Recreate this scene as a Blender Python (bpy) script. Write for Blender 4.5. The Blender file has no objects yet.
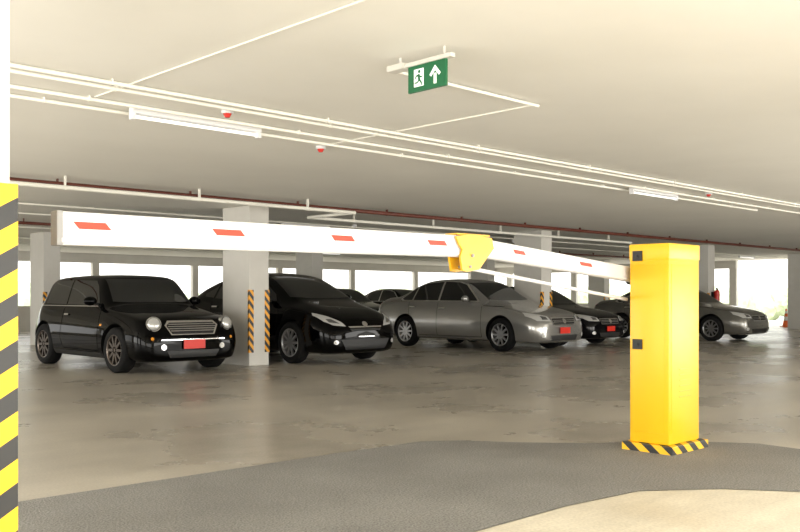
import bpy, bmesh, math, random
from mathutils import Vector, Matrix
from mathutils.bvhtree import BVHTree
random.seed(4)
S = bpy.context.scene
COL = S.collection
CEIL = 2.68

# ------------------------------------------------------------ materials
def newmat(name):
    m = bpy.data.materials.new(name); m.use_nodes = True
    return m, m.node_tree.nodes, m.node_tree.links, m.node_tree.nodes['Principled BSDF']

def mat(name, col, rough=0.5, metal=0.0, coat=0.0, emit=None, es=0.0, spec=0.5):
    m, n, l, b = newmat(name)
    b.inputs['Base Color'].default_value = (*col, 1)
    b.inputs['Roughness'].default_value = rough
    b.inputs['Metallic'].default_value = metal
    b.inputs['Coat Weight'].default_value = coat
    b.inputs['Coat Roughness'].default_value = 0.03
    b.inputs['Specular IOR Level'].default_value = spec
    if emit:
        b.inputs['Emission Color'].default_value = (*emit, 1)
        b.inputs['Emission Strength'].default_value = es
    return m

def mottled(name, c1, c2, scale, rough=(0.5, 0.7), bump=0.0, bscale=80, fine=0.0, c3=None, stretch=(1,1,1), stain=None):
    m, n, l, b = newmat(name)
    geo = n.new('ShaderNodeNewGeometry')
    mp = n.new('ShaderNodeMapping'); mp.inputs['Scale'].default_value = stretch
    l.new(geo.outputs['Position'], mp.inputs['Vector'])
    no = n.new('ShaderNodeTexNoise'); no.inputs['Scale'].default_value = scale
    no.inputs['Detail'].default_value = 7; no.inputs['Roughness'].default_value = 0.58
    l.new(mp.outputs[0], no.inputs['Vector'])
    cr = n.new('ShaderNodeValToRGB')
    cr.color_ramp.elements[0].position = 0.30; cr.color_ramp.elements[0].color = (*c1, 1)
    cr.color_ramp.elements[1].position = 0.70; cr.color_ramp.elements[1].color = (*c2, 1)
    if c3:
        e = cr.color_ramp.elements.new(0.5); e.color = (*c3, 1)
    l.new(no.outputs['Fac'], cr.inputs['Fac'])
    out = cr.outputs['Color']
    def scaled(out, tex, lo, hi, a, bb):
        mr = n.new('ShaderNodeMapRange')
        mr.inputs['From Min'].default_value = lo; mr.inputs['From Max'].default_value = hi
        mr.inputs['To Min'].default_value = a; mr.inputs['To Max'].default_value = bb
        l.new(tex, mr.inputs['Value'])
        vm = n.new('ShaderNodeVectorMath'); vm.operation = 'SCALE'
        l.new(out, vm.inputs[0]); l.new(mr.outputs[0], vm.inputs['Scale'])
        return vm.outputs[0]
    if stain:
        n3 = n.new('ShaderNodeTexNoise'); n3.inputs['Scale'].default_value = stain
        n3.inputs['Detail'].default_value = 9; n3.inputs['Roughness'].default_value = 0.62
        mp3 = n.new('ShaderNodeMapping'); mp3.inputs['Scale'].default_value = (0.35, 1.3, 1)
        mp3.inputs['Location'].default_value = (3.1, 7.7, 0)
        l.new(geo.outputs['Position'], mp3.inputs['Vector']); l.new(mp3.outputs[0], n3.inputs['Vector'])
        out = scaled(out, n3.outputs['Fac'], 0.34, 0.62, 0.86, 1.07)
    if fine > 0:
        n2 = n.new('ShaderNodeTexNoise'); n2.inputs['Scale'].default_value = bscale
        n2.inputs['Detail'].default_value = 3
        l.new(geo.outputs['Position'], n2.inputs['Vector'])
        out = scaled(out, n2.outputs['Fac'], 0.3, 0.7, 1 - fine, 1 + fine)
        if bump > 0:
            bp = n.new('ShaderNodeBump'); bp.inputs['Strength'].default_value = bump
            bp.inputs['Distance'].default_value = 0.01
            l.new(n2.outputs['Fac'], bp.inputs['Height']); l.new(bp.outputs[0], b.inputs['Normal'])
    l.new(out, b.inputs['Base Color'])
    r = n.new('ShaderNodeMapRange')
    r.inputs['From Min'].default_value = 0.35; r.inputs['From Max'].default_value = 0.65
    r.inputs['To Min'].default_value = rough[0]; r.inputs['To Max'].default_value = rough[1]
    l.new(no.outputs['Fac'], r.inputs['Value']); l.new(r.outputs[0], b.inputs['Roughness'])
    return m

def stripes(name, ca, cb, vec, period, duty=0.5, rough=0.45):
    m, n, l, b = newmat(name)
    geo = n.new('ShaderNodeNewGeometry')
    d = n.new('ShaderNodeVectorMath'); d.operation = 'DOT_PRODUCT'
    d.inputs[1].default_value = vec
    l.new(geo.outputs['Position'], d.inputs[0])
    dv = n.new('ShaderNodeMath'); dv.operation = 'DIVIDE'; dv.inputs[1].default_value = period
    l.new(d.outputs['Value'], dv.inputs[0])
    fr = n.new('ShaderNodeMath'); fr.operation = 'FRACT'; l.new(dv.outputs[0], fr.inputs[0])
    gt = n.new('ShaderNodeMath'); gt.operation = 'GREATER_THAN'; gt.inputs[1].default_value = duty
    l.new(fr.outputs[0], gt.inputs[0])
    mx = n.new('ShaderNodeMix'); mx.data_type = 'RGBA'
    mx.inputs[6].default_value = (*ca, 1); mx.inputs[7].default_value = (*cb, 1)
    l.new(gt.outputs[0], mx.inputs[0]); l.new(mx.outputs[2], b.inputs['Base Color'])
    b.inputs['Roughness'].default_value = rough
    return m

YEL = (0.90, 0.50, 0.006)
M = dict(
    ceiling=mottled('ceiling_paint', (0.78, 0.76, 0.70), (0.84, 0.82, 0.76), 0.6, (0.7, 0.8)),
    floor=mottled('floor_concrete', (0.33, 0.30, 0.25), (0.50, 0.46, 0.39), 0.6, (0.24, 0.34), 0.10, 60, 0.10, (0.42, 0.385, 0.325), stain=0.7),
    asphalt=mottled('asphalt', (0.18, 0.175, 0.165), (0.24, 0.235, 0.22), 1.6, (0.75, 0.9), 1.0, 90, 0.45),
    light=mottled('light_concrete', (0.56, 0.51, 0.41), (0.72, 0.67, 0.55), 1.3, (0.5, 0.7), 0.2, 60, 0.1, stain=2.0),
    out=mottled('outdoor_paving', (0.55, 0.53, 0.48), (0.66, 0.64, 0.58), 0.8, (0.7, 0.9)),
    column=mottled('column_paint', (0.62, 0.60, 0.55), (0.70, 0.68, 0.63), 1.5, (0.5, 0.6)),
    wall=mottled('wall_paint', (0.60, 0.58, 0.53), (0.68, 0.66, 0.61), 1.0, (0.6, 0.7)),
    pipe=mat('conduit_white', (0.90, 0.88, 0.80), 0.4),
    maroon=mat('sprinkler_pipe', (0.14, 0.035, 0.02), 0.4),
    white=mat('white_paint', (0.78, 0.78, 0.79), 0.35),
    grey=mat('grey_plastic', (0.3, 0.3, 0.3), 0.5),
    yellow=mat('yellow_powdercoat', YEL, 0.35),
    yellow2=mat('yellow_joint', (0.80, 0.42, 0.01), 0.35),
    red=mat('red_reflector', (0.62, 0.05, 0.02), 0.5),
    redp=mat('red_plastic', (0.6, 0.03, 0.02), 0.4),
    black=mat('black_plastic', (0.012, 0.012, 0.012), 0.5),
    green=mat('sign_green', (0.0, 0.12, 0.04), 0.4),
    signw=mat('sign_white', (0.85, 0.9, 0.85), 0.4, emit=(0.9, 1, 0.9), es=0.3),
    haz=stripes('hazard_stripes', (0.02, 0.02, 0.02), YEL, (-0.6, -0.6, 1.0), 0.16),
    haz2=stripes('hazard_stripes_orange', (0.02, 0.02, 0.02), (0.88, 0.40, 0.015), (1.2, 1.2, 1.0), 0.15),
    haz3=stripes('hazard_stripes_base', (0.02, 0.02, 0.02), YEL, (0.8, -0.8, 1.0), 0.13),
    rubber=mat('tyre_rubber', (0.006, 0.006, 0.006), 0.75, spec=0.2),
    arch=mat('wheel_arch', (0.003, 0.003, 0.003), 0.9, spec=0.1),
    rim=mat('alloy_rim', (0.5, 0.5, 0.51), 0.3, 0.9),
    rimdark=mat('dark_rim', (0.12, 0.10, 0.085), 0.25, 0.8),
    chrome=mat('chrome', (0.8, 0.8, 0.8), 0.10, 1.0),
    glass=mat('car_glass', (0.006, 0.007, 0.007), 0.015, 0, 0.0, spec=0.85),
    lens=mat('headlight_lens', (0.60, 0.60, 0.58), 0.12, 0.3, 1.0),
    lensd=mat('headlight_dark', (0.14, 0.14, 0.14), 0.1, 0.5, 1.0),
    plate=mat('red_plate', (0.75, 0.025, 0.01), 0.4),
    pblack=mat('paint_black', (0.0006, 0.0006, 0.0007), 0.04, 0.0, 0.0, spec=0.14),
    psilver=mat('paint_silver', (0.36, 0.355, 0.34), 0.20, 0.65, 0.9),
    pgrey=mat('paint_dark_grey', (0.003, 0.003, 0.004), 0.05, 0.0, 0.0, spec=0.2),
    pbeige=mat('paint_beige', (0.18, 0.175, 0.155), 0.25, 0.6, 0.8),
    amber=mat('amber_lens', (0.8, 0.3, 0.02), 0.2),
    leaf=mottled('foliage', (0.30, 0.38, 0.22), (0.55, 0.62, 0.44), 3.0, (0.6, 0.8)),
    tube=mat('fluorescent_tube', (0.9, 0.9, 0.9), 0.3, emit=(1, 0.97, 0.9), es=0.5),
)

# ------------------------------------------------------------ helpers
def obj_from_bm(bm, name, mats, parent=None, smooth=None):
    me = bpy.data.meshes.new(name); bm.normal_update(); bm.to_mesh(me); bm.free()
    for m in mats: me.materials.append(m)
    o = bpy.data.objects.new(name, me); COL.objects.link(o)
    if smooth is not None:
        for p in me.polygons: p.use_smooth = True
        me.set_sharp_from_angle(angle=math.radians(smooth))
    if parent: o.parent = parent
    return o

def empty(name, loc=(0, 0, 0)):
    e = bpy.data.objects.new(name, None); e.location = loc; e.empty_display_size = 0.2
    COL.objects.link(e); return e

def add_box(bm, lo, hi, mi=0, bevel=0.0):
    ret = bmesh.ops.create_cube(bm, size=1.0)
    vs = ret['verts']
    for v in vs:
        v.co = Vector([lo[i] + (v.co[i] + 0.5) * (hi[i] - lo[i]) for i in range(3)])
    fs = set(f for v in vs for f in v.link_faces)
    for f in fs: f.material_index = mi
    if bevel > 0:
        es = list(set(e for v in vs for e in v.link_edges))
        r = bmesh.ops.bevel(bm, geom=es, offset=bevel, segments=2, affect='EDGES', profile=0.6)
        for f in r['faces']: f.material_index = mi

def add_tube(bm, p, q, r, seg=10, mi=0, r2=None):
    p, q = Vector(p), Vector(q); d = q - p
    rot = d.to_track_quat('Z', 'Y').to_matrix().to_4x4()
    mt = Matrix.Translation((p + q) / 2) @ rot
    ret = bmesh.ops.create_cone(bm, cap_ends=True, segments=seg, radius1=r, radius2=r if r2 is None else r2, depth=d.length, matrix=mt)
    for f in set(f for v in ret['verts'] for f in v.link_faces): f.material_index = mi

def add_sphere(bm, c, sc, mi=0, seg=16, rot=None):
    mt = Matrix.Translation(c) @ (rot or Matrix.Identity(4)) @ Matrix.Diagonal((*sc, 1))
    ret = bmesh.ops.create_uvsphere(bm, u_segments=seg, v_segments=seg // 2, radius=1, matrix=mt)
    for f in set(f for v in ret['verts'] for f in v.link_faces): f.material_index = mi

def box_obj(name, lo, hi, m, parent=None, bevel=0.0):
    bm = bmesh.new(); add_box(bm, lo, hi, 0, bevel)
    return obj_from_bm(bm, name, [m], parent)

def poly_slab(name, pts, z0, z1, inset, m):
    bm = bmesh.new()
    vs = [bm.verts.new((x, y, z0)) for x, y in pts]
    f = bm.faces.new(vs)
    if f.normal.z < 0: f.normal_flip()
    bm.normal_update()
    r = bmesh.ops.inset_region(bm, faces=[f], thickness=inset)
    for v in f.verts: v.co.z = z1
    return obj_from_bm(bm, name, [m])

# ------------------------------------------------------------ room
box_obj('floor', (-2.5, -2.5, -0.2), (36.3, 30.3, 0.0), M['floor'])
box_obj('ceiling', (-2.4, -2.4, CEIL), (36.3, 30.3, CEIL + 0.25), M['ceiling'])
box_obj('ground', (-30, -30, -0.5), (75, 70, -0.21), M['out'])
box_obj('exit_paving', (36.3, 6, -0.2), (44, 24, -0.01), M['out'])

asph = [(1.2, 4.98), (2.0, 4.99), (4.2, 4.94), (4.95, 4.88), (5.2, 4.72), (5.45, 4.35), (5.8, 3.95), (6.4, 3.55),
        (6.75, 3.0), (6.7, 2.3), (6.9, 1.4), (7.4, 0.2), (7.6, -1.0), (6.4, -1.0), (6.1, 0.2), (5.75, 1.2), (5.4, 1.9), (5.0, 2.45), (4.6, 2.76),
        (4.0, 2.83), (1.2, 2.83)]
poly_slab('asphalt_ramp', asph, 0.001, 0.022, 0.09, M['asphalt'])
lc = [(-2.0, 2.83), (4.0, 2.83), (4.6, 2.76), (5.0, 2.45), (5.4, 1.9), (5.75, 1.2), (6.1, 0.2), (6.4, -1.0), (6.4, -2.0), (-2.0, -2.0)]
poly_slab('concrete_apron', lc, 0.001, 0.019, 0.02, M['light'])

box_obj('wall_north', (-2.4, 30.0, 0), (36.3, 30.2, 0.85), M['wall'])
box_obj('trim_north', (-2.4, 30.0, 2.35), (36.3, 30.2, CEIL), M['wall'])
bm = bmesh.new(); x = -2.0
while x < 36:
    add_box(bm, (x, 30.02, 0.85), (x + 0.25, 30.18, 2.35)); x += 4.0
obj_from_bm(bm, 'window_1', [M['wall']])
box_obj('wall_east', (36.0, 17.0, 0), (36.2, 30.0, 0.85), M['wall'])
box_obj('trim_east', (36.0, 17.0, 2.35), (36.2, 30.0, CEIL), M['wall'])
box_obj('wall_east_front', (36.0, -2.2, 0), (36.2, 10.0, CEIL), M['wall'])
bm = bmesh.new(); y = 17.0
while y < 30:
    add_box(bm, (36.02, y, 0.85), (36.18, y + 0.3, 2.35)); y += 4.0
obj_from_bm(bm, 'window_2', [M['wall']])
def wall_open(name, axis, c, a0, a1, openings, zlo, zhi):
    bm = bmesh.new()
    def bx(u0, u1, z0, z1):
        if axis == 'y': add_box(bm, (u0, c - 0.2, z0), (u1, c, z1))
        else: add_box(bm, (c - 0.2, u0, z0), (c, u1, z1))
    cur = a0
    for o0, o1 in openings:
        bx(cur, o0, 0, CEIL); bx(o0, o1, zhi, CEIL)
        if zlo > 0: bx(o0, o1, 0, zlo)
        cur = o1
    bx(cur, a1, 0, CEIL)
    return obj_from_bm(bm, name, [M['wall']])
wall_open('added_wall_south', 'y', -2.2, -2.4, 36.0, [(-1.5, 7.0), (9, 16), (18, 25)], 0.0, 2.35)  # both unseen walls added to keep car reflections dark, openings cut for lamps
wall_open('added_wall_west', 'x', -2.2, -2.2, 30.0, [(0.0, 8.0), (10, 18), (20, 28)], 0.0, 2.35)

# ------------------------------------------------------------ columns
def column(x, y, wx=0.4, wy=0.8, guard=False):
    c = box_obj('concrete_column', (x, y, 0), (x + wx, y + wy, CEIL), M['column'], bevel=0.012)
    if guard:
        bm = bmesh.new()
        t = 0.008
        for (a, b) in ((x - t, x + 0.085), (x + wx - 0.085, x + wx + t)):
            add_box(bm, (a, y - t, 0.22), (b, y, 1.27))
        for xs in ((x - t, x), (x + wx, x + wx + t)):
            add_box(bm, (xs[0], y, 0.22), (xs[1], y + 0.03, 1.27))
        obj_from_bm(bm, 'corner_guard', [M['haz2']], c)
    return c
for x in (8.5, 16.5, 24.5, 32.0):
    column(x, 12.4, guard=True)
for x in (0.5, 8.5, 16.5, 24.5, 32.0):
    column(x, 20.8, guard=True)
column(0.5, 12.4, guard=True)
nc = box_obj('concrete_column', (0.72, 3.07, 0), (1.142, 3.87, CEIL), M['column'], bevel=0.008)
bm = bmesh.new()
add_box(bm, (0.70, 3.05, 0.0), (1.160, 3.07, 1.53)); add_box(bm, (1.142, 3.07, 0.0), (1.160, 3.87, 1.53))
add_box(bm, (0.70, 3.07, 0.0), (0.72, 3.87, 1.53))
obj_from_bm(bm, 'corner_guard', [M['haz']], nc)

# ------------------------------------------------------------ ceiling services
CT = CEIL - 0.001
def pipe_run(name, pts, r, m, clips=True):
    bm = bmesh.new()
    for a, b in zip(pts[:-1], pts[1:]):
        add_tube(bm, a, b, r)
    for p in pts: add_sphere(bm, p, (r * 1.15,) * 3, 0, 8)
    if clips:
        for a, b in zip(pts[:-1], pts[1:]):
            a, b = Vector(a), Vector(b); L = (b - a).length; k = int(L / 1.9)
            for i in range(k):
                c = a.lerp(b, (i + 0.5) / k); h = 0.006
                w2 = min(r * 1.3, 0.024)
                if abs(a.y - b.y) < abs(a.x - b.x): add_box(bm, (c.x - h, c.y - w2, c.z - r * 1.05), (c.x + h, c.y + w2, CT))
                else: add_box(bm, (c.x - w2, c.y - h, c.z - r * 1.05), (c.x + w2, c.y + h, CT))
    return obj_from_bm(bm, name, [m], smooth=40)
zc = CEIL - 0.026
P = pipe_run
P('conduit', [(-2, 5.90, zc), (15.6, 5.90, zc)], 0.015, M['pipe'])
P('conduit', [(-2, 6.05, zc), (30, 6.05, zc)], 0.015, M['pipe'])
P('conduit', [(-2, 6.50, zc), (30, 6.50, zc)], 0.015, M['pipe'])
P('conduit', [(-2, 6.80, zc), (15.2, 6.80, zc)], 0.015, M['pipe'])
P('conduit', [(3.03, -2, CEIL - 0.012), (3.03, 6.45, CEIL - 0.012)], 0.007, M['pipe'], False)
P('conduit', [(4.1, 4.28, zc), (5.65, 4.28, zc)], 0.012, M['pipe'])
P('conduit', [(5.65, 4.30, CEIL - 0.012), (5.65, 6.9, CEIL - 0.012)], 0.007, M['pipe'], False)
for yy in (14.5, 16.2, 19.4, 23.0, 25.6):
    P('conduit', [(-2, yy, zc), (35, yy, zc)], 0.016, M['pipe'])
P('sprinkler_pipe', [(-2, 11.35, CEIL - 0.07), (35, 11.35, CEIL - 0.07)], 0.035, M['maroon'])
P('water_pipe', [(-2, 11.0, CEIL - 0.15), (9.6, 11.0, CEIL - 0.15), (9.6, 12.2, CEIL - 0.15), (20, 12.2, CEIL - 0.15)], 0.028, M['pipe'])
P('sprinkler_pipe', [(-2, 17.5, CEIL - 0.09), (35, 17.5, CEIL - 0.09)], 0.03, M['maroon'])

def batten(x, y, L=1.25):
    bm = bmesh.new()
    add_box(bm, (x, y - 0.035, CEIL - 0.05), (x + L, y + 0.035, CT), 0, 0.006)
    add_box(bm, (x, y - 0.03, CEIL - 0.10), (x + 0.03, y + 0.03, CEIL - 0.05), 0)
    add_box(bm, (x + L - 0.03, y - 0.03, CEIL - 0.10), (x + L, y + 0.03, CEIL - 0.05), 0)
    add_tube(bm, (x + 0.03, y, CEIL - 0.075), (x + L - 0.03, y, CEIL - 0.075), 0.014, 12, 1)
    obj_from_bm(bm, 'fluorescent_batten', [M['white'], M['tube']])
for yy in (6.65, 14.75, 23.25):
    for xx in (-0.3, 3.42, 10.9, 18.4, 25.9, 31.5):
        if yy == 6.65 and xx == -0.3: continue
        batten(xx, yy)

def detector(x, y, red=True):
    bm = bmesh.new()
    add_tube(bm, (x, y, CT), (x, y, CEIL - 0.03), 0.05, 18, 0)
    add_tube(bm, (x, y, CEIL - 0.03), (x, y, CEIL - 0.060), 0.035, 18, 1 if red else 0, 0.02)
    obj_from_bm(bm, 'smoke_detector', [M['white'], M['redp']], smooth=40)
detector(4.05, 6.22); detector(12.3, 6.22); detector(5.7, 7.05); detector(20.5, 6.25); detector(12.4, 14.2, False)

# ------------------------------------------------------------ exit sign (faces -X)
def exit_sign():
    e = empty('emergency_exit_sign', (3.95, 3.85, 2.5))
    def ch(bm, name, mats, sm=None):
        o = obj_from_bm(bm, name, mats, smooth=sm); o.parent = e
        o.matrix_parent_inverse = Matrix.Translation((-3.95, -3.85, -2.5)); return o
    X = 3.95; y0, y1, z0, z1 = 3.685, 4.01, 2.435, 2.60
    bm = bmesh.new(); add_box(bm, (X, y0, z0), (X + 0.02, y1, z1), 0, 0.003); ch(bm, 'panel', [M['green']])
    bm = bmesh.new()
    add_box(bm, (X - 0.01, y0 - 0.05, z1), (X + 0.03, y1 + 0.02, z1 + 0.025), 0)
    add_box(bm, (X - 0.03, y1 + 0.02, z1 - 0.005), (X + 0.05, y1 + 0.17, z1 + 0.035), 0, 0.008)
    add_tube(bm, (X + 0.01, y0 + 0.02, z1), (X + 0.01, y0 + 0.02, CT), 0.008)
    add_tube(bm, (X + 0.01, y1 + 0.08, z1), (X + 0.01, y1 + 0.08, CT), 0.008)
    ch(bm, 'bracket', [M['wall']])
    bm = bmesh.new()
    def poly(pts, mi, off):
        vs = [bm.verts.new((X - off, y1 - u, z0 + v)) for u, v in pts]
        f = bm.faces.new(vs); f.material_index = mi
    poly([(0.055, 0.03), (0.14, 0.03), (0.14, 0.14), (0.055, 0.14)], 0, 0.002)
    g = 1; o = 0.004
    cx, cz, r = 0.103, 0.122, 0.011
    poly([(cx + r * math.cos(a * math.pi / 6), cz + r * math.sin(a * math.pi / 6)) for a in range(12)], g, o)
    poly([(0.085, 0.105), (0.106, 0.108), (0.112, 0.072), (0.094, 0.07)], g, o)
    poly([(0.094, 0.072), (0.112, 0.072), (0.128, 0.05), (0.126, 0.034), (0.117, 0.034), (0.115, 0.05)], g, o)
    poly([(0.094, 0.072), (0.106, 0.066), (0.088, 0.05), (0.062, 0.05), (0.062, 0.059), (0.085, 0.06)], g, o)
    poly([(0.085, 0.105), (0.092, 0.097), (0.078, 0.09), (0.068, 0.075), (0.062, 0.08), (0.072, 0.098)], g, o)
    poly([(0.105, 0.106), (0.108, 0.097), (0.122, 0.09), (0.134, 0.094), (0.134, 0.086), (0.118, 0.082), (0.108, 0.086)], g, o)
    poly([(0.226, 0.025), (0.25, 0.025), (0.25, 0.09), (0.226, 0.09)], 0, 0.002)
    poly([(0.19, 0.085), (0.205, 0.072), (0.238, 0.107), (0.271, 0.072), (0.286, 0.085), (0.238, 0.14)], 0, 0.0025)
    ch(bm, 'pictogram', [M['signw'], M['green']])
exit_sign()

# ------------------------------------------------------------ barrier
REFL1 = [(0.045, 0.205), (0.68, 0.86), (1.39, 1.56), (2.13, 2.31)]
REFL2 = [(0.37, 0.52), (1.19, 1.38)]
def barrier():
    e = empty('parking_barrier', (6.05, 3.41, 0))
    inv = Matrix.Translation((-6.05, -3.41, 0))
    def ch(bm, name, mats, sm=None):
        o = obj_from_bm(bm, name, mats, smooth=sm); o.parent = e; o.matrix_parent_inverse = inv; return o
    x0, x1, y0, y1 = 5.83, 6.28, 3.25, 3.57
    bm = bmesh.new(); add_box(bm, (x0 - 0.045, y0 - 0.05, 0.004), (x1 + 0.045, y1 + 0.04, 0.080), 0, 0.006); ch(bm, 'plinth', [M['haz3']])
    bm = bmesh.new()
    add_box(bm, (x0, y0, 0.080), (x1, y1, 1.53), 0, 0.014)
    add_box(bm, (x0 - 0.004, y0 - 0.004, 1.42), (x1 + 0.004, y1 + 0.004, 1.54), 0, 0.012)
    add_box(bm, (x0 + 0.03, y0 - 0.004, 0.16), (x1 - 0.03, y0 + 0.01, 1.39), 0, 0.003)
    add_box(bm, (x0 - 0.004, y0 + 0.03, 0.16), (x0 + 0.01, y1 - 0.03, 1.39), 0, 0.003)
    ch(bm, 'cabinet', [M['yellow']], 40)
    bm = bmesh.new()
    for z in (1.45, 0.80):
        add_box(bm, (x0 - 0.014, y1 - 0.11, z - 0.035), (x0 - 0.002, y1 - 0.03, z + 0.04), 0, 0.004)
        add_tube(bm, (x0 - 0.022, y1 - 0.07, z), (x0 - 0.010, y1 - 0.07, z), 0.010, 14, 1)
    ch(bm, 'lock', [M['black'], M['black']])
    bm = bmesh.new()
    for i in range(6):
        add_box(bm, (x0 + 0.14, y0 - 0.010, 0.42 + i * 0.04), (x1 - 0.14, y0 - 0.002, 0.425 + i * 0.04), 0)
    ch(bm, 'louvre', [M['yellow2']])
    PIV = Vector((6.05, 3.66, 1.315)); TIP = Vector((1.38, 3.25, 1.405)); J = Vector((3.97, 3.477, 1.445))
    bm = bmesh.new(); add_tube(bm, (PIV.x, y1 - 0.01, PIV.z), (PIV.x, PIV.y + 0.05, PIV.z), 0.07, 20)
    add_tube(bm, (PIV.x - 0.1, y1 - 0.01, 1.13), (PIV.x - 0.1, PIV.y + 0.03, 1.13), 0.03, 14)
    ch(bm, 'pivot', [M['black']], 40)
    def beam(A, B, h, t, name):
        d = (B - A); L = d.length; ux = d.normalized()
        uy = Vector((0, 0, 1)).cross(ux).normalized(); uz = ux.cross(uy)
        fr = Matrix((ux, uy, uz)).transposed().to_4x4(); fr = Matrix.Translation(A) @ fr
        bm = bmesh.new()
        a, b = t / 2, h / 2
        prof = [(-a, b*0.88), (-a*0.7, b), (a*0.7, b), (a, b*0.88), (a, -b*0.88), (a*0.7, -b), (-a*0.7, -b), (-a, -b*0.88),
                (-a-0.005, -b*0.84), (-a-0.005, -b*0.62), (-a, -b*0.58)]
        r0 = [bm.verts.new((0, y, z)) for y, z in prof]; r1 = [bm.verts.new((L, y, z)) for y, z in prof]
        n = len(prof)
        for i in range(n): bm.faces.new((r0[i], r0[(i+1) % n], r1[(i+1) % n], r1[i]))
        bm.faces.new(r0[::-1]); bm.faces.new(r1)
        bmesh.ops.recalc_face_normals(bm, faces=bm.faces)
        for v in bm.verts: v.co = fr @ v.co
        ch(bm, name, [M['white']])
        return fr, L, t, h
    fr, L, t, h = beam(TIP, J, 0.124, 0.055, 'boom_outer')
    fr2, L2, t2, h2 = beam(J, PIV, 0.112, 0.055, 'boom_inner')
    bm = bmesh.new()
    def refl(fr, t, a, b, hh=0.027, zo=0.012, sk=0.025):
        for s in (-1, 1):
            y = s * (t / 2 + 0.002)
            bm.faces.new([bm.verts.new(fr @ Vector(p)) for p in ((a, y, zo + hh/2), (b - sk, y, zo + hh/2), (b, y, zo - hh/2), (a + sk, y, zo - hh/2))])
    for a, b in REFL1: refl(fr, t, a, b)
    for a, b in REFL2: refl(fr2, t2, a, b, 0.024)
    ch(bm, 'reflector', [M['red']])
    bm = bmesh.new()
    add_box(bm, (TIP.x - 0.015, TIP.y - 0.03, TIP.z - 0.065), (TIP.x + 0.01, TIP.y + 0.03, TIP.z + 0.065), 0, 0.006)
    ch(bm, 'end_cap', [M['grey']])
    bm = bmesh.new()
    prof = [(3.80, 1.495), (3.93, 1.515), (4.15, 1.50), (4.17, 1.44), (4.02, 1.31), (3.90, 1.295), (3.86, 1.30), (3.84, 1.38), (3.86, 1.42), (3.83, 1.45)]
    prof = [(x - 0.06, z) for x, z in prof]
    for ya, yb in ((-0.050, -0.036), (0.036, 0.050)):
        A = []; B = []
        for x, z in prof:
            yc = 3.477 + (x - 3.97) * 0.0878
            A.append(bm.verts.new((x, yc + ya, z))); B.append(bm.verts.new((x, yc + yb, z)))
        n = len(prof)
        bm.faces.new(A); bm.faces.new(B[::-1])
        for i in range(n): bm.faces.new((A[i], B[i], B[(i+1) % n], A[(i+1) % n]))
    bmesh.ops.recalc_face_normals(bm, faces=bm.faces)
    add_box(bm, (3.77, 3.43, 1.507), (4.06, 3.52, 1.517), 0)
    add_tube(bm, (3.89, 3.41, 1.39), (3.89, 3.53, 1.39), 0.010, 14, 1)
    add_tube(bm, (3.87, 3.41, 1.325), (3.87, 3.53, 1.325), 0.008, 14, 1)
    ch(bm, 'folding_joint', [M['yellow2'], M['grey']])
    bm = bmesh.new(); add_tube(bm, (3.87, 3.475, 1.325), (5.95, 3.655, 1.13), 0.013, 10); ch(bm, 'tie_rod', [M['white']], 40)
barrier()

# ------------------------------------------------------------ cars
def car_body(rows, name, paint, wheels, R, wm):
    bm = bmesh.new(); rings = []
    for (y, zt, wt, cr, zb, wb, wmx, zm, w0, z0) in rows:
        half = [(0, z0), (w0 * 0.9, z0), (w0, z0 + 0.05), (wmx, zm - 0.1), (wmx, zm + 0.06), (wb, zb - 0.04), (wb - 0.035, zb + 0.0),
                (wt, zt - cr), (wt - 0.1, zt - cr * 0.4), (0, zt)]
        ring = [bm.verts.new((x, y, z)) for x, z in half] + [bm.verts.new((-x, y, z)) for x, z in half[8:0:-1]]
        rings.append(ring)
    n = 18
    for a, b in zip(rings[:-1], rings[1:]):
        for i in range(n):
            bm.faces.new((a[i], a[(i+1) % n], b[(i+1) % n], b[i]))
    for r in (rings[0], rings[-1]):
        for i in range(0, 9):
            q = [r[i], r[i+1], r[(n - i - 1) % n], r[(n - i) % n]]
            u = []
            for v in q:
                if v not in u: u.append(v)
            if len(u) >= 3: bm.faces.new(u)
    bmesh.ops.recalc_face_normals(bm, faces=bm.faces)
    o = obj_from_bm(bm, name, [paint, M['arch']])
    s = o.modifiers.new('sub', 'SUBSURF'); s.levels = 2; s.render_levels = 2
    cb = bmesh.new()
    for wy in wheels:
        for sgn in (-1, 1):
            add_tube(cb, (sgn * (wm - 0.30), wy, R + 0.01), (sgn * (wm + 0.2), wy, R + 0.01), R + 0.045, 40, 1)
    cut = obj_from_bm(cb, 'cut', [paint, M['arch']])
    bo = o.modifiers.new('b', 'BOOLEAN'); bo.operation = 'DIFFERENCE'; bo.object = cut; bo.solver = 'EXACT'
    dg = bpy.context.evaluated_depsgraph_get()
    me = bpy.data.meshes.new_from_object(o.evaluated_get(dg))
    o.modifiers.clear(); o.data = me
    bpy.data.objects.remove(cut)
    for p in me.polygons: p.use_smooth = True
    me.set_sharp_from_angle(angle=math.radians(38))
    return o

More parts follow.
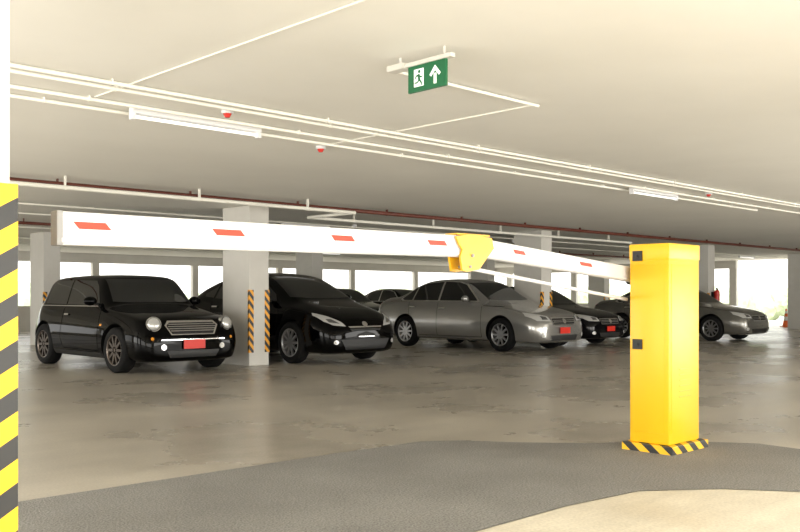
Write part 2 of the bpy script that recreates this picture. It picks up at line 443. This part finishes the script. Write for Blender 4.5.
def patch(bmo, bvh, L, view, pts, mi, off=0.005, sp=0.05):
    t = bmesh.new()
    f = t.faces.new([t.verts.new((u, v, 0)) for u, v in pts])
    us = [p[0] for p in pts]; vs = [p[1] for p in pts]
    for ax, lo, hi in ((0, min(us), max(us)), (1, min(vs), max(vs))):
        k = int((hi - lo) / sp)
        for i in range(1, k + 1):
            c = lo + (hi - lo) * i / (k + 1)
            co = [0, 0, 0]; co[ax] = c; no = [0, 0, 0]; no[ax] = 1
            bmesh.ops.bisect_plane(t, geom=t.verts[:] + t.edges[:] + t.faces[:], plane_co=co, plane_no=no, dist=1e-5)
    mp = {}
    for v in t.verts:
        u, w = v.co.x, v.co.y
        if view == 'front': o, d = (u, -2, w), (0, 1, 0)
        elif view == 'rear': o, d = (u, L + 2, w), (0, -1, 0)
        elif view == 'r': o, d = (-3, u, w), (1, 0, 0)
        elif view == 'l': o, d = (3, u, w), (-1, 0, 0)
        elif view == 'top': o, d = (u, w, 3), (0, 0, -1)
        h, nrm, _, _ = bvh.ray_cast(Vector(o), Vector(d))
        if h is None: continue
        if nrm.dot(Vector(d)) > 0: nrm = -nrm
        mp[v] = bmo.verts.new(h + nrm * off)
    for f in t.faces:
        if all(v in mp for v in f.verts):
            try:
                nf = bmo.faces.new([mp[v] for v in f.verts]); nf.material_index = mi; nf.smooth = True
            except ValueError: pass
    t.free()

def wheel_mesh(R, W, rimm, spokes):
    bm = bmesh.new(); seg = 36
    prof = [(R*0.67, -W*0.46), (R*0.74, -W*0.52), (R*0.93, -W*0.5), (R, -W*0.36), (R, W*0.36), (R*0.93, W*0.5), (R*0.67, W*0.5)]
    def lathe(prof, mi):
        rs = []
        for r, x in prof:
            rs.append([bm.verts.new((x, r * math.cos(2*math.pi*i/seg), r * math.sin(2*math.pi*i/seg))) for i in range(seg)])
        for a, b in zip(rs[:-1], rs[1:]):
            for i in range(seg):
                f = bm.faces.new((a[i], a[(i+1) % seg], b[(i+1) % seg], b[i])); f.material_index = mi; f.smooth = True
        return rs
    lathe(prof, 0)
    lathe([(R*0.68, -W*0.49), (R*0.64, -W*0.49), (R*0.61, -W*0.40), (R*0.60, W*0.3)], 1)
    add_tube(bm, (W*0.0, 0, 0), (W*0.05, 0, 0), R*0.62, 36, 2)
    add_tube(bm, (-W*0.44, 0, 0), (W*0.0, 0, 0), R*0.14, 18, 1)
    for k in range(spokes):
        a = 2 * math.pi * k / spokes
        ret = bmesh.ops.create_cube(bm, size=1)
        rot = Matrix.Rotation(a, 4, 'X')
        for v in ret['verts']:
            o = v.co.z + 0.5
            wdt = (0.20 - 0.06 * o) * R * (5 / spokes) ** 0.8
            v.co = rot @ Vector((v.co.x * W * 0.14 - W * 0.38, v.co.y * wdt * 2 * 0.6, R * 0.08 + o * R * 0.56))
        for f in set(f for v in ret['verts'] for f in v.link_faces): f.material_index = 1
    me = bpy.data.meshes.new('wheel'); bmesh.ops.recalc_face_normals(bm, faces=bm.faces); bm.to_mesh(me); bm.free()
    for m in (M['rubber'], rimm, M['arch']): me.materials.append(m)
    return me

def circ(cx, cz, r, rz=None, n=20):
    rz = rz or r
    return [(cx + r * math.cos(2*math.pi*i/n), cz + rz * math.sin(2*math.pi*i/n)) for i in range(n)]
def rect(a, b, c, d): return [(a, c), (b, c), (b, d), (a, d)]
DM = ['glass', 'chrome', 'black', 'lens', 'lensd', 'plate', 'amber', 'arch', 'redp', 'white']

def make_car(name, loc, rows, paint, wheels, R, wm, side, front, rear, top, mir, rimm, spokes, lines=(), rot=0, scale=(1, 1, 1), lamps=()):
    L = rows[-1][0]
    root = empty(name)
    body = car_body(rows, 'body', paint, wheels, R, wm); body.parent = root
    bmb = bmesh.new(); bmb.from_mesh(body.data); bvh = BVHTree.FromBMesh(bmb)
    d = bmesh.new(); ix = {k: i for i, k in enumerate(DM)}
    for m, off, pts in side:
        for v in 'rl': patch(d, bvh, L, v, pts, ix[m], off)
    for m, off, pts, mirr in front:
        patch(d, bvh, L, 'front', pts, ix[m], off, 0.035)
        if mirr: patch(d, bvh, L, 'front', [(-x, z) for x, z in pts][::-1], ix[m], off, 0.035)
    for m, off, pts, mirr in rear:
        patch(d, bvh, L, 'rear', pts, ix[m], off)
        if mirr: patch(d, bvh, L, 'rear', [(-x, z) for x, z in pts][::-1], ix[m], off)
    for m, off, pts in top: patch(d, bvh, L, 'top', pts, ix[m], off)
    for pl in lines:
        for v in 'rl':
            for (a, b) in zip(pl[:-1], pl[1:]):
                w = 0.005
                dx, dz = b[0]-a[0], b[1]-a[1]; n = math.hypot(dx, dz); nx, nz = -dz/n*w, dx/n*w
                patch(d, bvh, L, v, [(a[0]+nx, a[1]+nz), (b[0]+nx, b[1]+nz), (b[0]-nx, b[1]-nz), (a[0]-nx, a[1]-nz)], ix['arch'], 0.002)
    bmesh.ops.recalc_face_normals(d, faces=d.faces)
    obj_from_bm(d, 'glazing_and_trim', [M[k] for k in DM], root)
    if lamps:
        lb = bmesh.new()
        for (lx, lz, lr) in lamps:
            for s in (-1, 1):
                h, nrm, _, _ = bvh.ray_cast(Vector((s * lx, -2, lz)), Vector((0, 1, 0)))
                n = Vector((s * 0.22, -1, 0.22)).normalized()
                add_tube(lb, h - n * 0.10, h + n * 0.022, lr * 1.02, 28, 1, lr)
                add_tube(lb, h + n * 0.022, h + n * 0.030, lr * 0.90, 28, 2)
                q = n.to_track_quat('Z', 'Y').to_matrix().to_4x4()
                add_sphere(lb, h + n * 0.026, (lr * 0.86, lr * 0.86, lr * 0.34), 0, 24, q)
        obj_from_bm(lb, 'round_headlights', [M['lens'], M['chrome'], M['black']], root, 35)
    bmb.free()
    mb = bmesh.new()
    for s in (-1, 1):
        add_sphere(mb, (s * (mir[0] + 0.10), mir[1], mir[2]), (0.10, 0.065, 0.07), 0, 16)
        add_tube(mb, (s * (mir[0] - 0.04), mir[1] + 0.01, mir[2] - 0.05), (s * (mir[0] + 0.08), mir[1], mir[2] - 0.02), 0.022, 8, 1)
    obj_from_bm(mb, 'mirrors', [paint, M['black']], root, 50)
    wme = wheel_mesh(R, 0.20, rimm, spokes)
    k = 1
    for wy in wheels:
        for s in (-1, 1):
            o = bpy.data.objects.new('wheel_%d' % k, wme); COL.objects.link(o); o.parent = root
            o.location = (s * (wm - 0.115), wy, R)
            o.rotation_euler = (0.3 * k, 0, 0) if s < 0 else (0.2, 0, math.pi)
            k += 1
    root.location = (loc[0], loc[1], 0); root.rotation_euler = (0, 0, rot); root.scale = scale
    return root

miniR = [
 (0.00, .50, .38, .02, .46, .50, .56, .38, .52, .26),
 (0.02, .58, .46, .02, .54, .60, .66, .40, .62, .20),
 (0.07, .72, .52, .02, .68, .69, .75, .44, .70, .17),
 (0.14, .80, .54, .02, .76, .74, .80, .48, .76, .16),
 (0.30, .85, .54, .02, .80, .76, .83, .50, .79, .16),
 (0.65, .90, .54, .02, .86, .77, .84, .52, .80, .16),
 (0.98, .955, .56, .02, .90, .78, .845, .52, .81, .16),
 (1.10, .985, .60, .03, .915, .78, .845, .52, .81, .16),
 (1.17, 1.07, .64, .03, .92, .78, .845, .52, .81, .16),
 (1.42, 1.34, .62, .04, .925, .78, .845, .52, .81, .16),
 (1.53, 1.41, .61, .05, .93, .78, .845, .52, .81, .16),
 (1.75, 1.435, .62, .05, .935, .78, .845, .52, .81, .16),
 (2.40, 1.44, .63, .05, .94, .78, .845, .52, .81, .16),
 (3.05, 1.42, .62, .05, .95, .77, .845, .52, .81, .16),
 (3.30, 1.39, .60, .05, .95, .76, .84, .52, .80, .17),
 (3.40, 1.22, .59, .05, .95, .74, .82, .52, .79, .18),
 (3.48, 1.02, .60, .03, .93, .72, .80, .52, .77, .20),
 (3.57, .82, .56, .02, .78, .70, .77, .50, .74, .22),
 (3.63, .62, .50, .02, .56, .62, .70, .42, .66, .28)]
mini_side = [
 ('glass', .004, [(1.33, .955), (1.54, 1.24), (1.66, 1.325), (2.38, 1.345), (2.38, .965)]),
 ('glass', .004, [(2.42, .965), (2.42, 1.345), (3.00, 1.33), (3.12, 1.29), (3.20, 1.0), (3.17, .975)]),
 ('chrome', .006, rect(1.28, 3.3, .936, .95)),
 ('black', .005, rect(1.08, 2.72, .20, .27)),
 ('chrome', .02, rect(2.22, 2.36, .80, .825)),
 ('amber', .006, rect(1.10, 1.16, .66, .69)),
]
mini_front = [
 ('glass', .004, [(-.62, 1.01), (-.30, .995), (.30, .995), (.62, 1.01), (.56, 1.35), (-.56, 1.35)], False),
 ('chrome', .007, [(-.42, .68), (-.36, .745), (.36, .745), (.42, .68), (.34, .545), (-.34, .545)], False),
 ('black', .012, [(-.39, .678), (-.345, .715), (.345, .715), (.39, .678), (.32, .56), (-.32, .56)], False),
 ('chrome', .018, rect(-.365, .365, .685, .695), False),
 ('chrome', .018, rect(-.38, .38, .655, .665), False),
 ('chrome', .018, rect(-.365, .365, .625, .635), False),
 ('chrome', .018, rect(-.345, .345, .595, .605), False),
 ('black', .008, [(-.42, .33), (.42, .33), (.36, .23), (-.36, .23)], False),
 ('chrome', .018, rect(-.50, .50, .475, .487), False),
 ('plate', .03, rect(-.17, .17, .35, .48), False),
 ('chrome', .008, circ(.46, .38, .04), True),
 ('lens', .014, circ(.46, .38, .03), True),
 ('amber', .010, circ(.62, .50, .022), True),
]
mini_rear = [('glass', .004, [(-.5, 1.05), (.5, 1.05), (.45, 1.3), (-.45, 1.3)], False), ('redp', .006, rect(.58, .68, .66, .86), True), ('plate', .02, rect(-.2, .2, .6, .72), False)]
miniLines = [[(1.22, .93), (1.20, .30)], [(2.44, .93), (2.44, .45), (2.36, .30)], [(1.20, .30), (2.36, .30)]]
make_car('hatchback_car', (7.12, 11.85), miniR, M['pblack'], (.72, 3.10), .325, .845, mini_side, mini_front, mini_rear, [], (.76, 1.38, 1.02), M['rimdark'], 10, miniLines, 0, (1.08, 1.10, 1.065), lamps=[(.575, .70, .105)])

priR = [
 (0.00, .54, .34, .02, .48, .46, .52, .38, .48, .26),
 (0.05, .66, .44, .02, .60, .62, .66, .43, .62, .19),
 (0.18, .77, .52, .02, .70, .74, .78, .48, .74, .16),
 (0.42, .87, .56, .02, .80, .80, .84, .52, .80, .16),
 (0.80, .97, .58, .02, .88, .82, .87, .54, .83, .16),
 (1.00, 1.02, .60, .03, .91, .82, .87, .54, .84, .16),
 (1.12, 1.08, .64, .03, .92, .82, .87, .54, .84, .16),
 (1.60, 1.33, .61, .04, .94, .82, .87, .54, .84, .16),
 (1.95, 1.46, .59, .05, .955, .82, .87, .54, .84, .16),
 (2.35, 1.51, .59, .05, .965, .82, .87, .54, .84, .16),
 (2.90, 1.49, .58, .05, .98, .81, .87, .54, .84, .16),
 (3.50, 1.39, .57, .05, 1.0, .79, .87, .55, .84, .16),
 (4.05, 1.24, .57, .05, 1.02, .75, .85, .55, .82, .18),
 (4.27, 1.10, .58, .03, 1.0, .72, .82, .55, .79, .20),
 (4.38, .90, .54, .02, .86, .70, .79, .52, .76, .24),
 (4.46, .62, .50, .02, .56, .64, .72, .44, .68, .30)]
pri_side = [
 ('glass', .004, [(1.42, 1.0), (1.52, 1.11), (1.98, 1.34), (2.15, 1.385), (2.48, 1.395), (2.48, 1.01)]),
 ('glass', .004, [(2.55, 1.01), (2.55, 1.395), (3.0, 1.375), (3.30, 1.30), (3.34, 1.04)]),
 ('glass', .004, [(3.40, 1.05), (3.38, 1.27), (3.78, 1.12), (3.74, 1.07)]),
 ('chrome', .02, rect(2.32, 2.5, .86, .885)), ('chrome', .02, rect(3.16, 3.34, .88, .905)),
]
pri_front = [
 ('glass', .004, [(-.64, 1.06), (-.3, 1.045), (.3, 1.045), (.64, 1.06), (.52, 1.42), (-.52, 1.42)], False),
 ('lens', .008, [(.40, .60), (.46, .67), (.62, .76), (.74, .81), (.77, .77), (.72, .68), (.62, .62)], True),
 ('lensd', .014, [(.50, .64), (.60, .71), (.68, .71), (.66, .66)], True),
 ('chrome', .010, [(-.36, .60), (.36, .60), (.33, .58), (-.33, .58)], False),
 ('black', .008, [(-.34, .565), (.34, .565), (.30, .53), (-.30, .53)], False),
 ('black', .008, [(-.52, .40), (.52, .40), (.42, .24), (-.42, .24)], False),
 ('chrome', .014, circ(0, .63, .055, .04), False),
 ('lens', .012, circ(.60, .36, .04, .035), True),
 ('chrome', .02, rect(-.17, .17, .435, .447), False),
]
pri_rear = [('redp', .006, [(.55, .75), (.72, .75), (.70, 1.0), (.6, 1.0)], True), ('glass', .005, rect(-.5, .5, .9, 1.15), False)]
priLines = [[(1.30, .93), (1.28, .28)], [(2.52, .96), (2.50, .28)], [(3.40, .99), (3.36, .62), (3.18, .40)], [(1.28, .28), (3.1, .28)]]
make_car('hatchback_car', (10.22, 11.40), priR, M['pblack'], (.93, 3.63), .335, .87, pri_side, pri_front, pri_rear, [], (.80, 1.55, 1.05), M['rim'], 10, priLines, 0, (1.06, 1.05, 1.08))

sedR = [
 (0.00, .56, .44, .02, .50, .52, .58, .38, .54, .24),
 (0.05, .68, .52, .02, .62, .68, .72, .43, .68, .19),
 (0.18, .77, .58, .02, .71, .79, .83, .48, .78, .17),
 (0.48, .85, .62, .02, .80, .84, .89, .52, .85, .17),
 (1.00, .93, .63, .02, .88, .86, .91, .54, .87, .17),
 (1.30, .98, .65, .03, .91, .86, .91, .54, .87, .17),
 (1.43, 1.04, .69, .03, .92, .86, .91, .54, .87, .17),
 (1.90, 1.33, .63, .04, .94, .86, .91, .54, .87, .17),
 (2.12, 1.43, .61, .05, .95, .86, .91, .54, .87, .17),
 (2.55, 1.48, .61, .05, .955, .86, .91, .54, .87, .17),
 (3.15, 1.47, .61, .05, .965, .86, .91, .54, .87, .17),
 (3.55, 1.39, .60, .05, .975, .85, .91, .54, .87, .17),
 (4.05, 1.15, .62, .04, .985, .84, .90, .54, .86, .18),
 (4.20, 1.09, .64, .03, .985, .83, .89, .54, .85, .19),
 (4.60, 1.07, .62, .02, .97, .80, .87, .54, .83, .21),
 (4.75, 1.00, .58, .02, .92, .77, .84, .53, .80, .24),
 (4.82, .72, .52, .02, .66, .70, .77, .46, .73, .30)]
sed_side = [
 ('chrome', .003, [(1.60, .985), (2.06, 1.335), (2.3, 1.40), (2.8, 1.415), (3.35, 1.375), (3.68, 1.26), (4.02, 1.03), (3.9, .99)]),
 ('glass', .006, [(1.66, .998), (2.10, 1.325), (2.32, 1.38), (2.72, 1.395), (2.72, 1.002)]),
 ('glass', .006, [(2.78, 1.002), (2.78, 1.395), (3.30, 1.36), (3.52, 1.30), (3.55, 1.01)]),
 ('glass', .006, [(3.60, 1.01), (3.58, 1.275), (3.68, 1.235), (3.95, 1.04), (3.87, 1.01)]),
 ('chrome', .02, rect(2.52, 2.70, .83, .855)), ('chrome', .02, rect(3.44, 3.62, .85, .875)),
]
sed_front = [
 ('glass', .004, [(-.66, 1.03), (-.3, 1.01), (.3, 1.01), (.66, 1.03), (.55, 1.37), (-.55, 1.37)], False),
 ('lens', .008, [(.42, .60), (.46, .69), (.62, .73), (.80, .77), (.82, .70), (.74, .61)], True),
 ('lensd', .014, [(.50, .63), (.52, .68), (.64, .70), (.64, .63)], True),
 ('chrome', .008, [(-.40, .665), (.40, .665), (.36, .53), (-.36, .53)], False),
 ('black', .012, [(-.375, .650), (.375, .650), (.34, .545), (-.34, .545)], False),
 ('chrome', .017, rect(-.36, .36, .61, .618), False), ('chrome', .017, rect(-.35, .35, .58, .588), False),
 ('chrome', .02, circ(0, .60, .06, .045), False),
 ('black', .008, [(-.45, .33), (.45, .33), (.40, .23), (-.40, .23)], False),
 ('lens', .012, circ(.64, .33, .05, .04), True),
 ('plate', .03, rect(-.17, .17, .36, .48), False),
]
sed_rear = [('redp', .006, [(.45, .78), (.74, .78), (.74, .95), (.5, .95)], True), ('plate', .02, rect(-.17, .17, .6, .72), False)]
sedLines = [[(1.48, .93), (1.46, .27)], [(2.75, .95), (2.74, .27)], [(3.66, .98), (3.62, .66), (3.44, .42)], [(1.46, .27), (3.3, .27)], [(.95, .88), (1.45, .90)]]
def sedan(loc, paint, scale=(1, 1, 1), rot=0, spokes=5, plate=True, rimm=None):
    fr = [f for f in sed_front if plate or f[0] != 'plate']
    return make_car('sedan_car', loc, sedR, paint, (.96, 3.735), .33, .91, sed_side, fr, sed_rear, [], (.84, 1.86, 1.04), rimm or M['rim'], spokes, sedLines, rot, scale)
sedan((15.50, 11.05), M['psilver'], (1.04, 1.03, 1.07), spokes=10)
sedan((18.1, 11.6), M['pgrey'], (.97, .97, .97), spokes=8)
sedan((22.75, 10.1), M['pbeige'], (.96, .96, 1.0), spokes=10, plate=False)
sedan((20.2, 21.6), M['pgrey'], (.95, .95, 1))
sedan((12.6, 21.6), M['pblack'], (.95, .95, 1))
sedan((23.1, 21.6), M['pblack'], (.95, .95, 1))
sedan((26.4, 21.6), M['psilver'], (.95, .95, 1))

# ------------------------------------------------------------ small items on the right
def cone(x, y):
    bm = bmesh.new()
    add_box(bm, (x - 0.18, y - 0.18, 0), (x + 0.18, y + 0.18, 0.03), 0, 0.005)
    zs = [0.03, 0.25, 0.40, 0.52, 0.62, 0.70]
    for i in range(5):
        r = lambda z: 0.14 - (z - 0.03) / 0.67 * 0.115
        add_tube(bm, (x, y, zs[i]), (x, y, zs[i+1]), r(zs[i]), 20, 1 if i in (1, 3) else 0, r(zs[i+1]))
    obj_from_bm(bm, 'traffic_cone', [mat('cone_orange', (0.85, 0.16, 0.03), 0.5), M['white']], smooth=40)
cone(34.3, 14.2)
bm = bmesh.new()
ex, ey = 24.75, 12.26
add_tube(bm, (ex, ey, 0.85), (ex, ey, 1.3), 0.08, 18); add_sphere(bm, (ex, ey, 1.3), (0.08, 0.08, 0.06))
add_tube(bm, (ex, ey, 1.34), (ex, ey, 1.42), 0.025, 10, 1); add_tube(bm, (ex, ey - .02, 1.39), (ex + .1, ey - .04, 1.2), 0.012, 8, 1)
add_box(bm, (ex - .1, ey + .07, 0.9), (ex + .1, ey + .125, 1.3), 1)
obj_from_bm(bm, 'fire_extinguisher', [M['redp'], M['black']], smooth=40)

# planting outside
def hedge(pts):
    bm = bmesh.new()
    for (x, y) in pts:
        r = random.uniform(0.6, 1.0)
        ret = bmesh.ops.create_icosphere(bm, subdivisions=3, radius=r, matrix=Matrix.Translation((x + random.uniform(-.3, .3), y + random.uniform(-.3, .3), 0.5 + random.uniform(-.1, .6))))
        for v in ret['verts']: v.co += Vector([random.uniform(-.06, .06) for _ in range(3)])
    obj_from_bm(bm, 'hedge', [M['leaf']])
hedge([(49, 2 + i * 0.75) for i in range(44)])
hedge([(5 + i * 0.9, 37) for i in range(36)])

# ------------------------------------------------------------ light
w = bpy.data.worlds.new('World'); S.world = w; w.use_nodes = True
bg = w.node_tree.nodes['Background']
bg.inputs['Color'].default_value = (1.0, 0.99, 0.955, 1); bg.inputs['Strength'].default_value = 1.6
sun = bpy.data.lights.new('sun', 'SUN'); sun.energy = 5; sun.angle = 0.02; sun.color = (1, .95, .87)
so = bpy.data.objects.new('sun', sun); COL.objects.link(so)
so.rotation_euler = (math.radians(38), 0, math.radians(-35))
def area(name, loc, target, sx, sy, e, col=(1, .972, .915)):
    l = bpy.data.lights.new(name, 'AREA'); l.shape = 'RECTANGLE'; l.size = sx; l.size_y = sy; l.energy = e; l.color = col
    o = bpy.data.objects.new(name, l); COL.objects.link(o); o.location = loc
    o.rotation_euler = (Vector(target) - Vector(loc)).to_track_quat('-Z', 'Y').to_euler(); return o
# added area lamps in the unseen wall openings, standing in for daylight
area('daylight_south', (2.8, -2.1, 1.1), (4.5, 8, 2.6), 8, 1.9, 165)
area('fill_south_b', (12.5, -2.1, 1.1), (13, 8, 2.6), 7, 1.9, 260)
area('fill_south_c', (21.5, -2.1, 1.1), (22, 8, 2.6), 7, 1.9, 260)
area('daylight_west', (-2.1, 4.0, 1.1), (8, 6, 2.6), 8, 1.9, 165)
area('fill_west_b', (-2.1, 14.0, 1.1), (8, 14, 2.2), 8, 1.9, 240)

# ------------------------------------------------------------ camera
cd = bpy.data.cameras.new('camera'); cd.sensor_width = 36; cd.lens = 890 / 800 * 36
cd.shift_y = 31 / 800; cd.clip_end = 300
co = bpy.data.objects.new('camera', cd); COL.objects.link(co)
co.location = (0, 0, 1.15); co.rotation_euler = (math.radians(90), 0, math.radians(-44.05))
S.camera = co
S.view_settings.view_transform = 'Standard'
S.view_settings.exposure = 0.62
